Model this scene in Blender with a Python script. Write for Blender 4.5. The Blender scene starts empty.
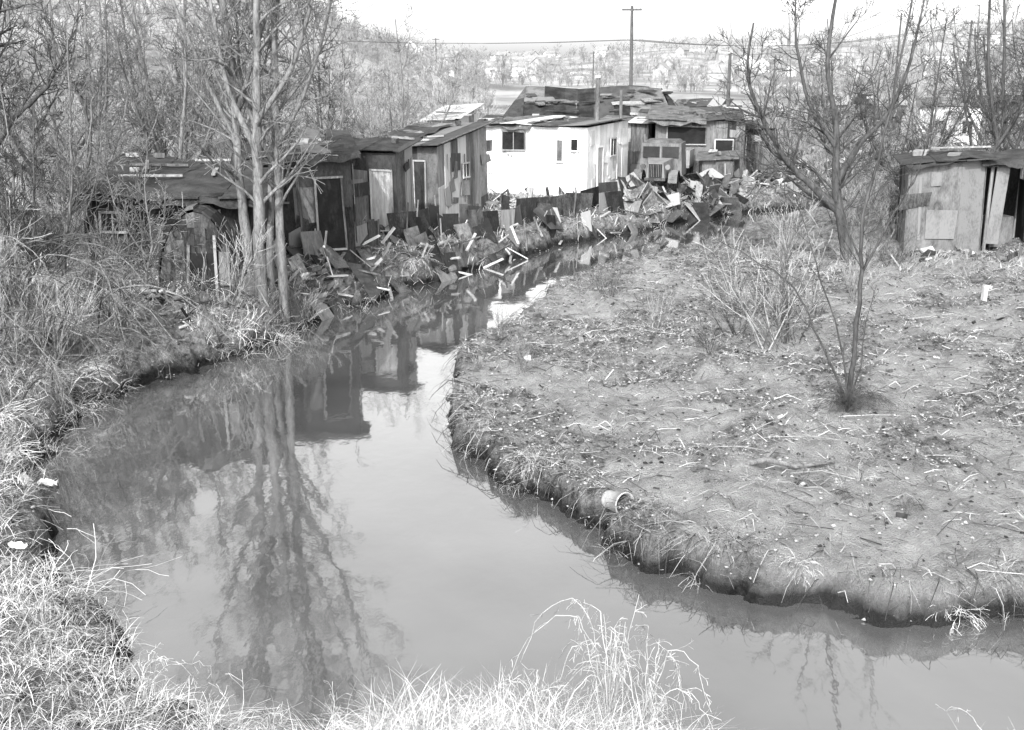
import bpy, math, random
import numpy as np
from mathutils import Vector, Matrix
rng=random.Random(11); nr=np.random.default_rng(11)
scene=bpy.context.scene
scene.view_settings.view_transform='Standard'; scene.view_settings.look='None'; scene.view_settings.exposure=0
COL=scene.collection
# ---------------------------------------------------------------- materials
def newmat(name):
    m=bpy.data.materials.new(name); m.use_nodes=True
    nt=m.node_tree; nt.nodes.clear(); return m,nt
def gray(v): return (v,v,v,1)
def mat(name,c1,c2,scale=3,rough=.9,bump=.3,stretch=(1,1,1),island=0.0,fine=25,spec=.2,metal=0):
    m,nt=newmat(name); N=nt.nodes; L=nt.links
    out=N.new('ShaderNodeOutputMaterial'); b=N.new('ShaderNodeBsdfPrincipled')
    L.new(b.outputs[0],out.inputs[0]); b.inputs['Roughness'].default_value=rough
    b.inputs['Specular IOR Level'].default_value=spec; b.inputs['Metallic'].default_value=metal
    tc=N.new('ShaderNodeTexCoord'); mp=N.new('ShaderNodeMapping'); mp.inputs['Scale'].default_value=stretch
    L.new(tc.outputs['Object'],mp.inputs[0])
    n1=N.new('ShaderNodeTexNoise'); n1.inputs['Scale'].default_value=scale; n1.inputs['Detail'].default_value=6; n1.inputs['Roughness'].default_value=.65
    n2=N.new('ShaderNodeTexNoise'); n2.inputs['Scale'].default_value=fine; n2.inputs['Detail'].default_value=4
    L.new(mp.outputs[0],n1.inputs[0]); L.new(mp.outputs[0],n2.inputs[0])
    ad=N.new('ShaderNodeMath'); ad.operation='MULTIPLY_ADD'; ad.inputs[1].default_value=.45
    L.new(n2.outputs[0],ad.inputs[0]); L.new(n1.outputs[0],ad.inputs[2])
    last=ad.outputs[0]
    if island>0:
        g=N.new('ShaderNodeNewGeometry'); a2=N.new('ShaderNodeMath'); a2.operation='MULTIPLY_ADD'
        a2.inputs[1].default_value=island; L.new(g.outputs['Random Per Island'],a2.inputs[0])
        s=N.new('ShaderNodeMath'); s.operation='SUBTRACT'; s.inputs[1].default_value=island*.5
        L.new(last,a2.inputs[2]); L.new(a2.outputs[0],s.inputs[0]); last=s.outputs[0]
    r=N.new('ShaderNodeValToRGB'); r.color_ramp.elements[0].position=.5; r.color_ramp.elements[1].position=.95
    r.color_ramp.elements[0].color=gray(c1); r.color_ramp.elements[1].color=gray(c2)
    L.new(last,r.inputs[0]); L.new(r.outputs[0],b.inputs['Base Color'])
    if bump>0:
        bp=N.new('ShaderNodeBump'); bp.inputs['Strength'].default_value=bump; bp.inputs['Distance'].default_value=.03
        L.new(ad.outputs[0],bp.inputs['Height']); L.new(bp.outputs[0],b.inputs['Normal'])
    return m
M={}
M['tar']=mat('tarpaper',.01,.06,2.2,.85,.6,(1,1,.5),.4)
M['tar2']=mat('worn_tarpaper',.025,.15,3,.9,.6,(1,1,.5),.5)
M['wood']=mat('grey_boards',.06,.28,3,.9,.5,(3,3,.3),.6)
M['woodl']=mat('pale_boards',.2,.54,3,.9,.4,(3,3,.3),.5)
M['white']=mat('whitewashed_panel',.5,.88,1.6,.8,.25,(1,1,.5),.3)
M['tin']=mat('weathered_tin',.15,.46,2,.6,.2,(1,1,.4),.5,spec=.3)
M['rust']=mat('rusty_tin',.035,.18,3,.8,.4,(1,1,.4),.5)
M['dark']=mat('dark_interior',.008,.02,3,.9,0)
M['glass']=mat('window_glass',.01,.03,3,.2,0,spec=.3)
M['bark']=mat('bark',.05,.27,4,.95,.8,(3,3,.6))
M['barkd']=mat('dark_bark',.02,.11,4,.95,.8,(3,3,.6))
M['twig']=mat('brush_twigs',.07,.36,3,.95,0,island=.6)
M['fartwig']=mat('far_twigs',.13,.34,1,.95,0,island=.4)  # lighter than near twigs: distance haze painted into the colour
M['grass']=mat('dry_grass',.2,.78,1.2,.9,0,island=.9)
M['grassd']=mat('dead_weeds',.05,.38,1.2,.9,0,island=.8)
M['clod']=mat('clods_and_leaves',.03,.34,2,.95,.3,island=.9)
M['stone']=mat('stone',.2,.42,6,.95,.5)
M['cloth']=mat('pale_rag',.6,.85,4,.9,.3)
M['pole']=mat('pole_wood',.04,.13,4,.9,.4,(3,3,.4))
M['wire']=mat('wire_metal',.05,.1,4,.6,0)
M['fhouse']=mat('far_clapboard',.45,.75,.5,.9,0)
M['fhouse2']=mat('far_grey_clapboard',.22,.4,.5,.9,0)
M['froof']=mat('far_roof',.16,.3,.5,.9,0)
# ---------------------------------------------------------------- noise / terrain
def _h(ix,iy,s):
    v=np.sin(ix*127.1+iy*311.7+s*74.7)*43758.5453
    return v-np.floor(v)
def vnoise(x,y,s=0):
    ix=np.floor(x);iy=np.floor(y);fx=x-ix;fy=y-iy
    fx=fx*fx*(3-2*fx);fy=fy*fy*(3-2*fy)
    a=_h(ix,iy,s);b=_h(ix+1,iy,s);c=_h(ix,iy+1,s);d=_h(ix+1,iy+1,s)
    return (a*(1-fx)+b*fx)*(1-fy)+(c*(1-fx)+d*fx)*fy
def fbm(x,y,s=0,o=4):
    r=0;a=.5
    for i in range(o):
        r=r+a*(vnoise(x,y,s+i*3)*2-1); x=x*2.03+5.1;y=y*2.03+1.7;a*=.5
    return r
def ss(a,b,x):
    t=np.clip((x-a)/(b-a),0,1); return t*t*(3-2*t)
Lb=[(120,1),(60,4.5),(16,7.0),(7,7.9),(4.6,8.1),(3.0,7.9),(2.2,8.1),(1.2,8.8),(0,9.0),(-1.2,8.9),(-2.2,8.7),(-3.1,9.2),(-4.0,10.2),(-4.7,11.2),(-6.0,12.8),(-6.9,14.85),(-7.6,17.2),(-7.6,19.6),(-6.6,22.2),(-5.4,24.2),(-4.6,27.3),(-2.67,31.3),(-.38,34.9),(1.7,39),(4.93,42.3),(7.9,46.4),(10.5,48.2),(15,50),(22,52),(34,54),(60,56),(120,60)]
Rb=[(120,5),(60,8.6),(16,10.4),(9,10.7),(5.71,11.07),(4.15,11.2),(2.91,11.74),(1.59,12.54),(1.15,13.28),(.88,14.29),(-.18,15.65),(-.9,17.3),(-1.34,19.5),(-1.08,22),(-.28,24.6),(.33,27.3),(1.64,30.6),(3.99,33.85),(6.34,36.74),(8.2,40.1),(9.6,43),(13,45.5),(18,47),(30,49),(60,51),(120,55)]
poly=Lb+Rb[::-1]
def dpl(x,y,P):
    d=np.full(x.shape,1e9)
    for (ax,ay),(bx,by) in zip(P[:-1],P[1:]):
        vx=bx-ax;vy=by-ay
        t=np.clip(((x-ax)*vx+(y-ay)*vy)/(vx*vx+vy*vy),0,1)
        d=np.minimum(d,(x-ax-t*vx)**2+(y-ay-t*vy)**2)
    return np.sqrt(d)
def inside(x,y):
    c=np.zeros(x.shape,bool);n=len(poly)
    for i in range(n):
        x1,y1=poly[i];x2,y2=poly[(i+1)%n]
        if y1==y2: continue
        k=((y1>y)!=(y2>y))&(x<(x2-x1)*(y-y1)/(y2-y1)+x1)
        c^=k
    return c
def terrain(x,y):
    x=np.asarray(x,float);y=np.asarray(y,float)
    dL=dpl(x,y,Lb);dR=dpl(x,y,Rb);ins=inside(x,y)
    d=np.minimum(dL,dR); sd=np.where(ins,-d,d)
    sd=sd+(fbm(x*1.1,y*1.1,2,4)*.55+fbm(x*4,y*4,102,2)*.22)*np.clip(1-np.abs(sd)/3,0,1)
    p=np.maximum(sd,0)
    n1=fbm(x*.5,y*.5,5,4);n2=fbm(x*2.2,y*2.2,9,4);n3=fbm(x*6,y*6,15,2)
    right=(.42+.12*n1)*ss(0,.16,p)+.022*np.minimum(p,14)+.16*n1*ss(.3,2,p)+(.24*ss(.05,.5,p)-.09*ss(.8,2,p))*n2+.08*n3
    right=right+.4*ss(9,16,x)*ss(20,32,y)
    ns=.5-.12*ss(-2.5,-4,x)
    near=np.minimum(.1*ss(0,.2,p)+p*ns,4.4)+.14*n2+.05*n3
    left=np.minimum(.35*ss(0,.4,p)+p*.5,2.2)+.2*n1+.24*n2*ss(0,.5,p)+.08*n3
    hi=ss(37,31,y)
    sh=(.62+.3*hi)*ss(0,.45,p)+(.3+.15*hi)*ss(.4,1.6,p)+.08*n1+.12*n2*ss(0,.6,p)+.04*n3
    wl=ss(24.5,20.5,y)*ss(-2,-4,x)+ss(-10.5,-14,x)*ss(45,30,y); wl=np.clip(wl,0,1)
    wn=ss(13,10.5,y)
    lf=sh*(1-wl)+left*wl; lf=lf*(1-wn)+near*wn
    land=np.where(dR<dL,right,lf)
    far=ss(58,75,y)
    a=x/np.maximum(y,30.)
    hill=25*ss(95,300,y)*ss(.0,-.28,a)*(1+.25*fbm(x*.012,y*.008,21,3)) \
        +12*ss(110,300,y)*ss(.28,.45,a)+2*ss(90,160,y)*ss(-.05,-.25,a)
    hill=hill+ss(330,760,y)*18*(1+.7*fbm(x*.006,y*.003,31,3))+2.5*ss(130,260,y)*fbm(x*.012,y*.012,37,3)
    flat=1.1+.25*fbm(x*.15,y*.15,7,3)+1.2*fbm(x*.02,y*.02,17,2)*far
    land=land*(1-far)+flat*far+hill
    z=np.where(sd>0,np.maximum(land,.012),-.05-np.minimum(-sd*.5,.7))
    return z,sd,dR<dL
def gz(x,y): 
    return float(terrain(np.array([x]),np.array([y]))[0][0])
def mesh_np(name,V,F,smooth=False):
    me=bpy.data.meshes.new(name); k=F.shape[1]
    me.vertices.add(len(V)); me.vertices.foreach_set('co',np.ascontiguousarray(V,dtype=np.float32).ravel())
    me.loops.add(F.size); me.polygons.add(len(F))
    me.loops.foreach_set('vertex_index',np.ascontiguousarray(F,dtype=np.int32).ravel())
    me.polygons.foreach_set('loop_start',np.arange(0,F.size,k,dtype=np.int32))
    if smooth: me.polygons.foreach_set('use_smooth',np.ones(len(F),bool))
    me.update(calc_edges=True); return me
def obj(name,me,loc=(0,0,0),rot=0,parent=None,m=None):
    o=bpy.data.objects.new(name,me); COL.objects.link(o); o.location=loc; o.rotation_euler=(0,0,rot)
    if parent: o.parent=parent
    if m is not None: me.materials.append(m)
    return o
def geo(a,b,s,g):
    r=[a]
    while r[-1]<b: r.append(r[-1]+s); s*=g
    return r
xs=np.array([-v for v in geo(14,1000,.12,1.07)][::-1]+list(np.arange(-13.9,17.95,.07))+geo(18,1000,.12,1.07))
ys=np.array([-v for v in geo(-2,60,.3,1.3)][::-1]+list(np.arange(2.1,24,.06))+list(np.arange(24.05,51.95,.11))+geo(52,1300,.12,1.045))
X,Y=np.meshgrid(xs,ys); Z,SD,RS=terrain(X.ravel(),Y.ravel())
V=np.stack([X.ravel(),Y.ravel(),Z],1)
nx=len(xs);ny=len(ys); idx=np.arange(nx*ny).reshape(ny,nx)
F=np.stack([idx[:-1,:-1],idx[:-1,1:],idx[1:,1:],idx[1:,:-1]],-1).reshape(-1,4)
tm=mesh_np('ground',V,F,True)
xx=X.ravel();yy=Y.ravel()
def sandf(x,y,rs,sd):
    n=fbm(x*.5,y*.5,41,6)*1.35+fbm(x*2.5,y*2.5,48,4)*.28
    b=np.where(rs,.03,-.55)
    b=b+.6*ss(16.0,13,y)*ss(1.8,3.5,x)*rs+.22*ss(2,-1,np.abs(x-1.8))*ss(14,18,y)*ss(24,20,y)*rs
    b=b-.3*ss(.8,0,sd)
    return ss(-.12,.2,n+b-.05)
at=tm.attributes.new('sandy','FLOAT','POINT'); sandv=sandf(xx,yy,RS,SD); at.data.foreach_set('value',sandv.astype(np.float32))
def ground_mat():
    m,nt=newmat('ground_soil'); N=nt.nodes;L=nt.links
    out=N.new('ShaderNodeOutputMaterial'); b=N.new('ShaderNodeBsdfPrincipled'); L.new(b.outputs[0],out.inputs[0])
    b.inputs['Roughness'].default_value=.95; b.inputs['Specular IOR Level'].default_value=.1
    tc=N.new('ShaderNodeTexCoord')
    def noise(s,d=6,r=.6):
        n=N.new('ShaderNodeTexNoise'); n.inputs['Scale'].default_value=s;n.inputs['Detail'].default_value=d;n.inputs['Roughness'].default_value=r
        L.new(tc.outputs['Object'],n.inputs[0]); return n.outputs[0]
    def ramp(i,p0,c0,p1,c1):
        r=N.new('ShaderNodeValToRGB'); e=r.color_ramp.elements; e[0].position=p0;e[1].position=p1;e[0].color=gray(c0);e[1].color=gray(c1)
        L.new(i,r.inputs[0]); return r.outputs[0]
    lit=ramp(noise(5,12,.8),.38,.045,.62,.38)
    sand=ramp(noise(1.6,12,.85),.34,.2,.66,.52)
    a=N.new('ShaderNodeAttribute'); a.attribute_name='sandy'
    mx=N.new('ShaderNodeMix'); mx.data_type='RGBA'; L.new(a.outputs['Fac'],mx.inputs[0]); L.new(lit,mx.inputs[6]); L.new(sand,mx.inputs[7])
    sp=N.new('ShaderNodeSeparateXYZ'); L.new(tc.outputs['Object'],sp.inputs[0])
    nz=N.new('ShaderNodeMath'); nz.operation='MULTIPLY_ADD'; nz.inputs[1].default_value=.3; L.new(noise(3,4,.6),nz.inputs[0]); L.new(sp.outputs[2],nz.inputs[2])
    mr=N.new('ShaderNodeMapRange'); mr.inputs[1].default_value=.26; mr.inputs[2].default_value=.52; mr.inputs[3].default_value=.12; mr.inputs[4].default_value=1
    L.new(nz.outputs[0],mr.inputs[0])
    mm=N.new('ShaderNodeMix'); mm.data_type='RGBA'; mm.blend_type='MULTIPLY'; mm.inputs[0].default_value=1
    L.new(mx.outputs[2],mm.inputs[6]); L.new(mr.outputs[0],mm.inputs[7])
    fr=ramp(noise(.035,8,.65),.4,.18,.6,.42)  # paler far ground, blended in with distance: aerial haze put into base colour
    mf=N.new('ShaderNodeMapRange'); mf.inputs[1].default_value=60; mf.inputs[2].default_value=110; L.new(sp.outputs[1],mf.inputs[0])
    m3=N.new('ShaderNodeMix'); m3.data_type='RGBA'; L.new(mf.outputs[0],m3.inputs[0]); L.new(mm.outputs[2],m3.inputs[6]); L.new(fr,m3.inputs[7])
    L.new(m3.outputs[2],b.inputs['Base Color'])
    ad=N.new('ShaderNodeMath'); ad.operation='ADD'; L.new(noise(9,10,.75),ad.inputs[0]); L.new(noise(45,4,.6),ad.inputs[1])
    bp=N.new('ShaderNodeBump'); bp.inputs['Strength'].default_value=1; bp.inputs['Distance'].default_value=.12
    L.new(ad.outputs[0],bp.inputs['Height']); L.new(bp.outputs[0],b.inputs['Normal'])
    return m
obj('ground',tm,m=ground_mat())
# ---------------------------------------------------------------- water
def water_mat():
    m,nt=newmat('muddy_water'); N=nt.nodes;L=nt.links
    out=N.new('ShaderNodeOutputMaterial'); d=N.new('ShaderNodeBsdfDiffuse'); g=N.new('ShaderNodeBsdfGlossy')
    g.inputs[0].default_value=gray(.95); g.inputs['Roughness'].default_value=.04
    tc=N.new('ShaderNodeTexCoord'); n=N.new('ShaderNodeTexNoise'); n.inputs['Scale'].default_value=1.8; n.inputs['Detail'].default_value=4
    mp=N.new('ShaderNodeMapping'); mp.inputs['Scale'].default_value=(1,.6,1); L.new(tc.outputs['Object'],mp.inputs[0]); L.new(mp.outputs[0],n.inputs[0])
    n2=N.new('ShaderNodeTexNoise'); n2.inputs['Scale'].default_value=.35; n2.inputs['Detail'].default_value=5; L.new(tc.outputs['Object'],n2.inputs[0])
    r=N.new('ShaderNodeValToRGB'); e=r.color_ramp.elements; e[0].position=.35;e[1].position=.65;e[0].color=gray(.06);e[1].color=gray(.1); L.new(n2.outputs[0],r.inputs[0]); L.new(r.outputs[0],d.inputs[0])
    bp=N.new('ShaderNodeBump'); bp.inputs['Strength'].default_value=.09; bp.inputs['Distance'].default_value=.05; L.new(n.outputs[0],bp.inputs['Height'])
    L.new(bp.outputs[0],g.inputs['Normal'])
    f=N.new('ShaderNodeFresnel'); f.inputs[0].default_value=1.33; L.new(bp.outputs[0],f.inputs['Normal'])
    a=N.new('ShaderNodeMath'); a.operation='MULTIPLY_ADD'; a.inputs[1].default_value=1.4; a.inputs[2].default_value=.24; a.use_clamp=True
    L.new(f.outputs[0],a.inputs[0])
    mx=N.new('ShaderNodeMixShader'); L.new(a.outputs[0],mx.inputs[0]); L.new(d.outputs[0],mx.inputs[1]); L.new(g.outputs[0],mx.inputs[2]); L.new(mx.outputs[0],out.inputs[0])
    return m
wv=np.array([(-14,0,0),(120,0,0),(120,62,0),(-14,62,0)],float)
obj('creek_water',mesh_np('creek_water',wv,np.array([[0,1,2,3]])),m=water_mat())
# ---------------------------------------------------------------- mesh builder
class MB:
    def __init__(s): s.v=[];s.f=[];s.m=[];s.mats=[]
    def mi(s,k):
        if k not in s.mats: s.mats.append(k)
        return s.mats.index(k)
    def hexa(s,p,k):
        o=len(s.v); s.v+=[tuple(q) for q in p]; i=s.mi(k)
        for f in ((0,3,2,1),(4,5,6,7),(0,1,5,4),(1,2,6,5),(2,3,7,6),(3,0,4,7)):
            s.f.append(tuple(o+a for a in f)); s.m.append(i)
    def box(s,c,size,k,rz=0,rx=0,ry=0,jag=0):
        R=Matrix.Rotation(rz,3,'Z')@Matrix.Rotation(rx,3,'X')@Matrix.Rotation(ry,3,'Y'); c=Vector(c); a,b,d=[q/2 for q in size]
        P=[(-a,-b,-d),(a,-b,-d),(a,b,-d),(-a,b,-d),(-a,-b,d),(a,-b,d),(a,b,d),(-a,b,d)]
        if jag:
            j=[(rng.uniform(-jag,jag)*a,rng.uniform(-jag,jag)*d) for _ in range(4)]; mp=[0,1,1,0,2,3,3,2]
            P=[(q[0]+j[mp[i]][0],q[1],q[2]+j[mp[i]][1]) for i,q in enumerate(P)]
        s.hexa([c+R@Vector(q) for q in P],k)
    def tube(s,pts,rad,k,n=6,cap=True):
        pts=[Vector(p) for p in pts]; i0=s.mi(k); o=len(s.v)
        for j,p in enumerate(pts):
            d=(pts[min(j+1,len(pts)-1)]-pts[max(j-1,0)])
            if d.length<1e-9: d=Vector((0,0,1))
            d.normalize(); a=d.cross(Vector((0.31,.95,.05)))
            if a.length<.05: a=d.cross(Vector((1,0,0)))
            a.normalize(); b=d.cross(a); r=rad[j] if hasattr(rad,'__len__') else rad
            for t in range(n):
                an=2*math.pi*t/n; q=p+a*(math.cos(an)*r)+b*(math.sin(an)*r); s.v.append((q.x,q.y,q.z))
        for j in range(len(pts)-1):
            for t in range(n):
                u=(t+1)%n; s.f.append((o+j*n+t,o+j*n+u,o+(j+1)*n+u,o+(j+1)*n+t)); s.m.append(i0)
        if cap and n>3:
            s.f.append(tuple(o+t for t in range(n))[::-1]); s.m.append(i0)
            s.f.append(tuple(o+(len(pts)-1)*n+t for t in range(n))); s.m.append(i0)
    def mesh(s,name,smooth=False):
        me=bpy.data.meshes.new(name); me.from_pydata(s.v,[],s.f)
        for k in s.mats: me.materials.append(M[k])
        me.polygons.foreach_set('material_index',s.m)
        if smooth: me.polygons.foreach_set('use_smooth',[True]*len(s.f))
        me.update(); return me
    def obj(s,name,loc=(0,0,0),rot=0,parent=None,smooth=False):
        return obj(name,s.mesh(name,smooth),loc,rot,parent)
def empty(name,loc,rot=0,tilt=0):
    e=bpy.data.objects.new(name,None); COL.objects.link(e); e.location=loc; e.rotation_euler=(rng.uniform(-tilt,tilt),rng.uniform(-tilt,tilt),rot); e.empty_display_size=.3; return e
# ---------------------------------------------------------------- shacks
def wall(mb,p0,p1,z0,h0,h1,mats,pw=(.45,1.0),rows=2,gap=0):
    p0=Vector((p0[0],p0[1],0));p1=Vector((p1[0],p1[1],0)); D=p1-p0; Lg=D.length; D/=Lg; Nn=Vector((D.y,-D.x,0)); u=0
    while u<Lg-.01:
        w=min(rng.uniform(*pw),Lg-u)
        if Lg-u-w<.25: w=Lg-u
        ha=h0+(h1-h0)*u/Lg; hb=h0+(h1-h0)*(u+w)/Lg
        r=rng.randint(1,rows); cuts=[0]+sorted(rng.uniform(.2,.85) for _ in range(r-1))+[1]
        for i in range(r):
            off=rng.uniform(.004,.05); k=rng.choice(mats); th=.025
            a=p0+D*(u-.01+gap)+Nn*off; b=p0+D*(u+w+.01-gap)+Nn*(off+rng.uniform(-.01,.01)); jz=rng.uniform(-.09,.09)
            za0=z0+(ha-z0)*cuts[i]; za1=z0+(ha-z0)*cuts[i+1]+(.04 if i<r-1 else 0); zb0=z0+(hb-z0)*cuts[i]+jz*.5; zb1=z0+(hb-z0)*cuts[i+1]+(.04+jz if i<r-1 else 0)
            P=[a,b,b-Nn*th,a-Nn*th]
            mb.hexa([(P[0].x,P[0].y,za0),(P[1].x,P[1].y,zb0),(P[2].x,P[2].y,zb0),(P[3].x,P[3].y,za0),
                     (P[0].x,P[0].y,za1),(P[1].x,P[1].y,zb1),(P[2].x,P[2].y,zb1),(P[3].x,P[3].y,za1)],k)
        u+=w
    for i in range(int(Lg*2.2)):
        u=rng.uniform(.1,Lg-.1); h=min(h0,h1); c=p0+D*u+Nn*rng.uniform(.056,.07); rz=math.atan2(D.y,D.x)
        wh='white' in mats
        if rng.random()<.3: mb.box(c+Vector((0,0,h*.5)),(rng.uniform(.04,.08),.02,h*rng.uniform(.6,.95)),'white' if wh else rng.choice(['wood','wood',mats[0]]),rz,0,rng.uniform(-.07,.07)*(.3 if wh else 1))
        else: mb.box(c+Vector((0,0,rng.uniform(.3,h-.3))),(rng.uniform(.25,.9),.02,rng.uniform(.2,.8)),rng.choice(mats+['wood'] if not wh else mats),rz,0,rng.uniform(-.2,.2)*(.3 if wh else 1),jag=.08 if wh else .25)
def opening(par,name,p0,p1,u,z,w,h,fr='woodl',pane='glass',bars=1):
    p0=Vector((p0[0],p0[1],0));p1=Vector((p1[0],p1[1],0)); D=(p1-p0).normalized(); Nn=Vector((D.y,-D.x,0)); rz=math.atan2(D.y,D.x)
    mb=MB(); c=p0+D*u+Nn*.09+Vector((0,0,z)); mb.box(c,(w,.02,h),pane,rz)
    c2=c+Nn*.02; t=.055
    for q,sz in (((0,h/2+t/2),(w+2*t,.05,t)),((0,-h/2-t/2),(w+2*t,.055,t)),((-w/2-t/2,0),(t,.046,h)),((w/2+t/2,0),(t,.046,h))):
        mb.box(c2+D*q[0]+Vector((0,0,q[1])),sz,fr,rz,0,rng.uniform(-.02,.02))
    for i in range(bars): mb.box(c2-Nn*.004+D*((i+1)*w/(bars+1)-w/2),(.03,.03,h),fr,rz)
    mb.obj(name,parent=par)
def drape(par,w,d,hF,hB,x0,x1,y0,y1,k,dh=0,lim=.2):
    nx_,ny_=18,14; V=[];F=[]; sx=rng.uniform(0,50)
    x0=max(x0,-lim-.12);x1=min(x1,w+lim+.12);y0=max(y0,-lim-.16);y1=min(y1,d+.1)
    for j in range(ny_):
        for i in range(nx_):
            u=i/(nx_-1);v=j/(ny_-1); x=x0+(x1-x0)*u; y=y0+(y1-y0)*v
            if j==0: y+=.05*math.sin(x*2.3+sx)+.03*math.sin(x*7+sx)
            if j==ny_-1: y+=.2*math.sin(x*2+sx*2)
            if i in (0,nx_-1): x+=.08*math.sin(y*2.5+sx)
            z=hF+(hB-hF)*y/d+dh*x/w+.12+.04*math.sin(x*3.1+sx)+.03*math.sin(y*4.7+x*2+sx)+rng.uniform(-.015,.015)
            if y<-lim: z-=(-lim-y)*1.3; y=-lim+(y+lim)*.4
            if x<-lim: z-=(-lim-x)*1.3; x=-lim+(x+lim)*.4
            if x>w+lim: z-=(x-w-lim)*1.3; x=w+lim+(x-w-lim)*.4
            V.append((x,y,z))
    for j in range(ny_-1):
        for i in range(nx_-1): a=j*nx_+i; F.append((a,a+1,a+nx_+1,a+nx_))
    me=bpy.data.meshes.new('draped_tarpaper'); me.from_pydata(V,[],F); obj('draped_tarpaper',me,parent=par,m=M[k])
def shack(name,loc,yaw,w,d,hF,hB,mats,roofm=('tar',),side=None,over=.25,op=(),z0=-.5,rows=2,pw=(.3,.95),hR=None,clutter=6,skew=0,tilt=.02,drapes=()):
    e=empty(name,loc,yaw,tilt); side=side or mats; dh=skew
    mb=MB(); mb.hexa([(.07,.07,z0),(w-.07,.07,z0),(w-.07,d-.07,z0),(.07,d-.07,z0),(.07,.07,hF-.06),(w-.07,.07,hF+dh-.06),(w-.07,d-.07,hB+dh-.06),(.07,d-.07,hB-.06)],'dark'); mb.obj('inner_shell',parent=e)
    for nm,p0,p1,a,b,mm in (('front_wall',(0,0),(w,0),hF,hF+dh,mats),('right_wall',(w,0),(w,d),hF+dh,hB+dh,side),('back_wall',(w,d),(0,d),hB+dh,hB,side),('left_wall',(0,d),(0,0),hB,hF,side)):
        mb=MB(); wall(mb,p0,p1,z0,a,b,mm,pw,rows); mb.obj(nm,parent=e)
    mb=MB(); u=-over; ph=rng.uniform(0,6)
    while u<w+over-.01:
        ww=min(rng.uniform(.5,1.1),w+over-u); t=.03; j=rng.uniform(.0,.03); o1=over+rng.uniform(-.15,.18); o2=over+rng.uniform(-.1,.1)
        x0=u-.03;x1=u+ww+.03
        def zz(x,y): return hF+(hB-hF)*y/d+dh*x/w+j+.01+.05*math.sin(x*1.7+ph)+.05
        P=[(x0,-o1),(x1,-o1+rng.uniform(-.06,.06)),(x1,d+o2),(x0,d+o2)]
        mb.hexa([(q[0],q[1],zz(*q)) for q in P]+[(q[0],q[1],zz(*q)+t) for q in P],rng.choice(roofm)); u+=ww
    for i in range(clutter):
        x=rng.uniform(0,w);y=rng.uniform(0,d); zc=hF+(hB-hF)*y/d+dh*x/w+.18
        if rng.random()<.5: mb.box((x,y,zc),(rng.uniform(.6,1.8),.09,.05),rng.choice(['wood','wood','woodl']),rng.uniform(-1.6,1.6),0,rng.uniform(-.06,.06))
        else: mb.box((x,y,zc+.03),(rng.uniform(.12,.4),rng.uniform(.1,.3),rng.uniform(.06,.14)),rng.choice(['stone','rust','wood']),rng.uniform(0,3),rng.uniform(-.2,.2),jag=.3)
    mb.obj('roof',parent=e)
    for (a,b,c,dd,k) in drapes: drape(e,w,d,hF,hB,a,b,c,dd,k,dh,over)
    W={'f':((0,0),(w,0)),'r':((w,0),(w,d)),'l':((0,d),(0,0))}
    for o in op: opening(e,o[0],*W[o[1]],*o[2:6],**(o[6] if len(o)>6 else {}))
    return e
def rad(a): return math.radians(a)
e=shack('whitewashed_shack',(-1.5,48,1.0),rad(-24),5.0,5.3,2.75,2.85,['white'],('tar2','tin','tar2'),side=['white'],over=.2,rows=3,pw=(.5,1.2),tilt=.008,
  op=[('window','f',1.75,2.15,1.0,.72,dict(fr='wood')),('shutter','f',3.85,1.8,.24,.85,dict(pane='tar2',bars=0,fr='white')),('small_window','f',4.5,2.05,.28,.45,dict(fr='white',bars=0)),('side_window','r',3.1,1.8,.7,.7),('side_door','r',1.4,1.0,.65,1.75,dict(pane='woodl',bars=0,fr='white'))],clutter=4,drapes=[(-.3,2.6,-.4,5,'tar2')])
mb=MB(); mb.tube([(4.3,3.2,2.7),(4.3,3.2,4.7)],.1,'rust',10); mb.tube([(4.3,3.2,4.7),(4.3,3.2,4.82)],.15,'tin',10); mb.obj('stovepipe',parent=e)
mb=MB(); mb.tube([(4.9,4.6,2.7),(4.9,4.6,4.2)],.07,'rust',10); mb.obj('second_stovepipe',parent=e)
e=shack('grey_board_shack',(-4.95,38.75,1.0),rad(-20),2.6,4.6,2.45,2.95,['wood','tar2','tar','rust'],('tar2','tar','wood'),side=['woodl','tin','woodl','wood'],rows=2,tilt=.025,
  op=[('door','f',1.75,1.02,.8,1.9,dict(pane='tar',fr='woodl')),('vent','r',2.3,1.5,.5,.45)],clutter=5,drapes=[(-.5,1.5,-.5,4,'tar')])
shack('tarpaper_shack',(-6.9,28.75,1.3),rad(12),2.75,4.0,2.5,2.75,['tar','tar','tar2','tar'],('tar','tar2'),side=['tar','tar','tar2'],tilt=.035,op=[('doorway','f',2.15,1.0,.65,1.85,dict(pane='dark',bars=0,fr='wood')),('window','f',.8,1.6,.5,.45,dict(fr='tar2'))],clutter=9,drapes=[(-.5,1.6,-.6,4,'tar'),(1.2,3.3,-.45,3,'tar')])
shack('low_tarpaper_shack',(-9.8,25.4,1.5),rad(3),3.7,3.8,1.75,2.1,['tar','tar','tar2'],('tar','tar'),tilt=.035,op=[('window','f',.55,1.15,.5,.4,dict(fr='wood'))],clutter=9,over=.35,drapes=[(-.6,1.8,-.8,3.6,'tar'),(1.5,4.2,-.6,3.3,'tar')])
shack('privy',(-4.75,33.4,1.15),rad(-12),1.35,1.6,2.5,2.6,['tar','wood','tar2'],('tar',),side=['wood','tar2'],tilt=.05,op=[('pale_door','f',.9,1.1,.6,1.75,dict(pane='woodl',bars=0))],clutter=2)
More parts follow.
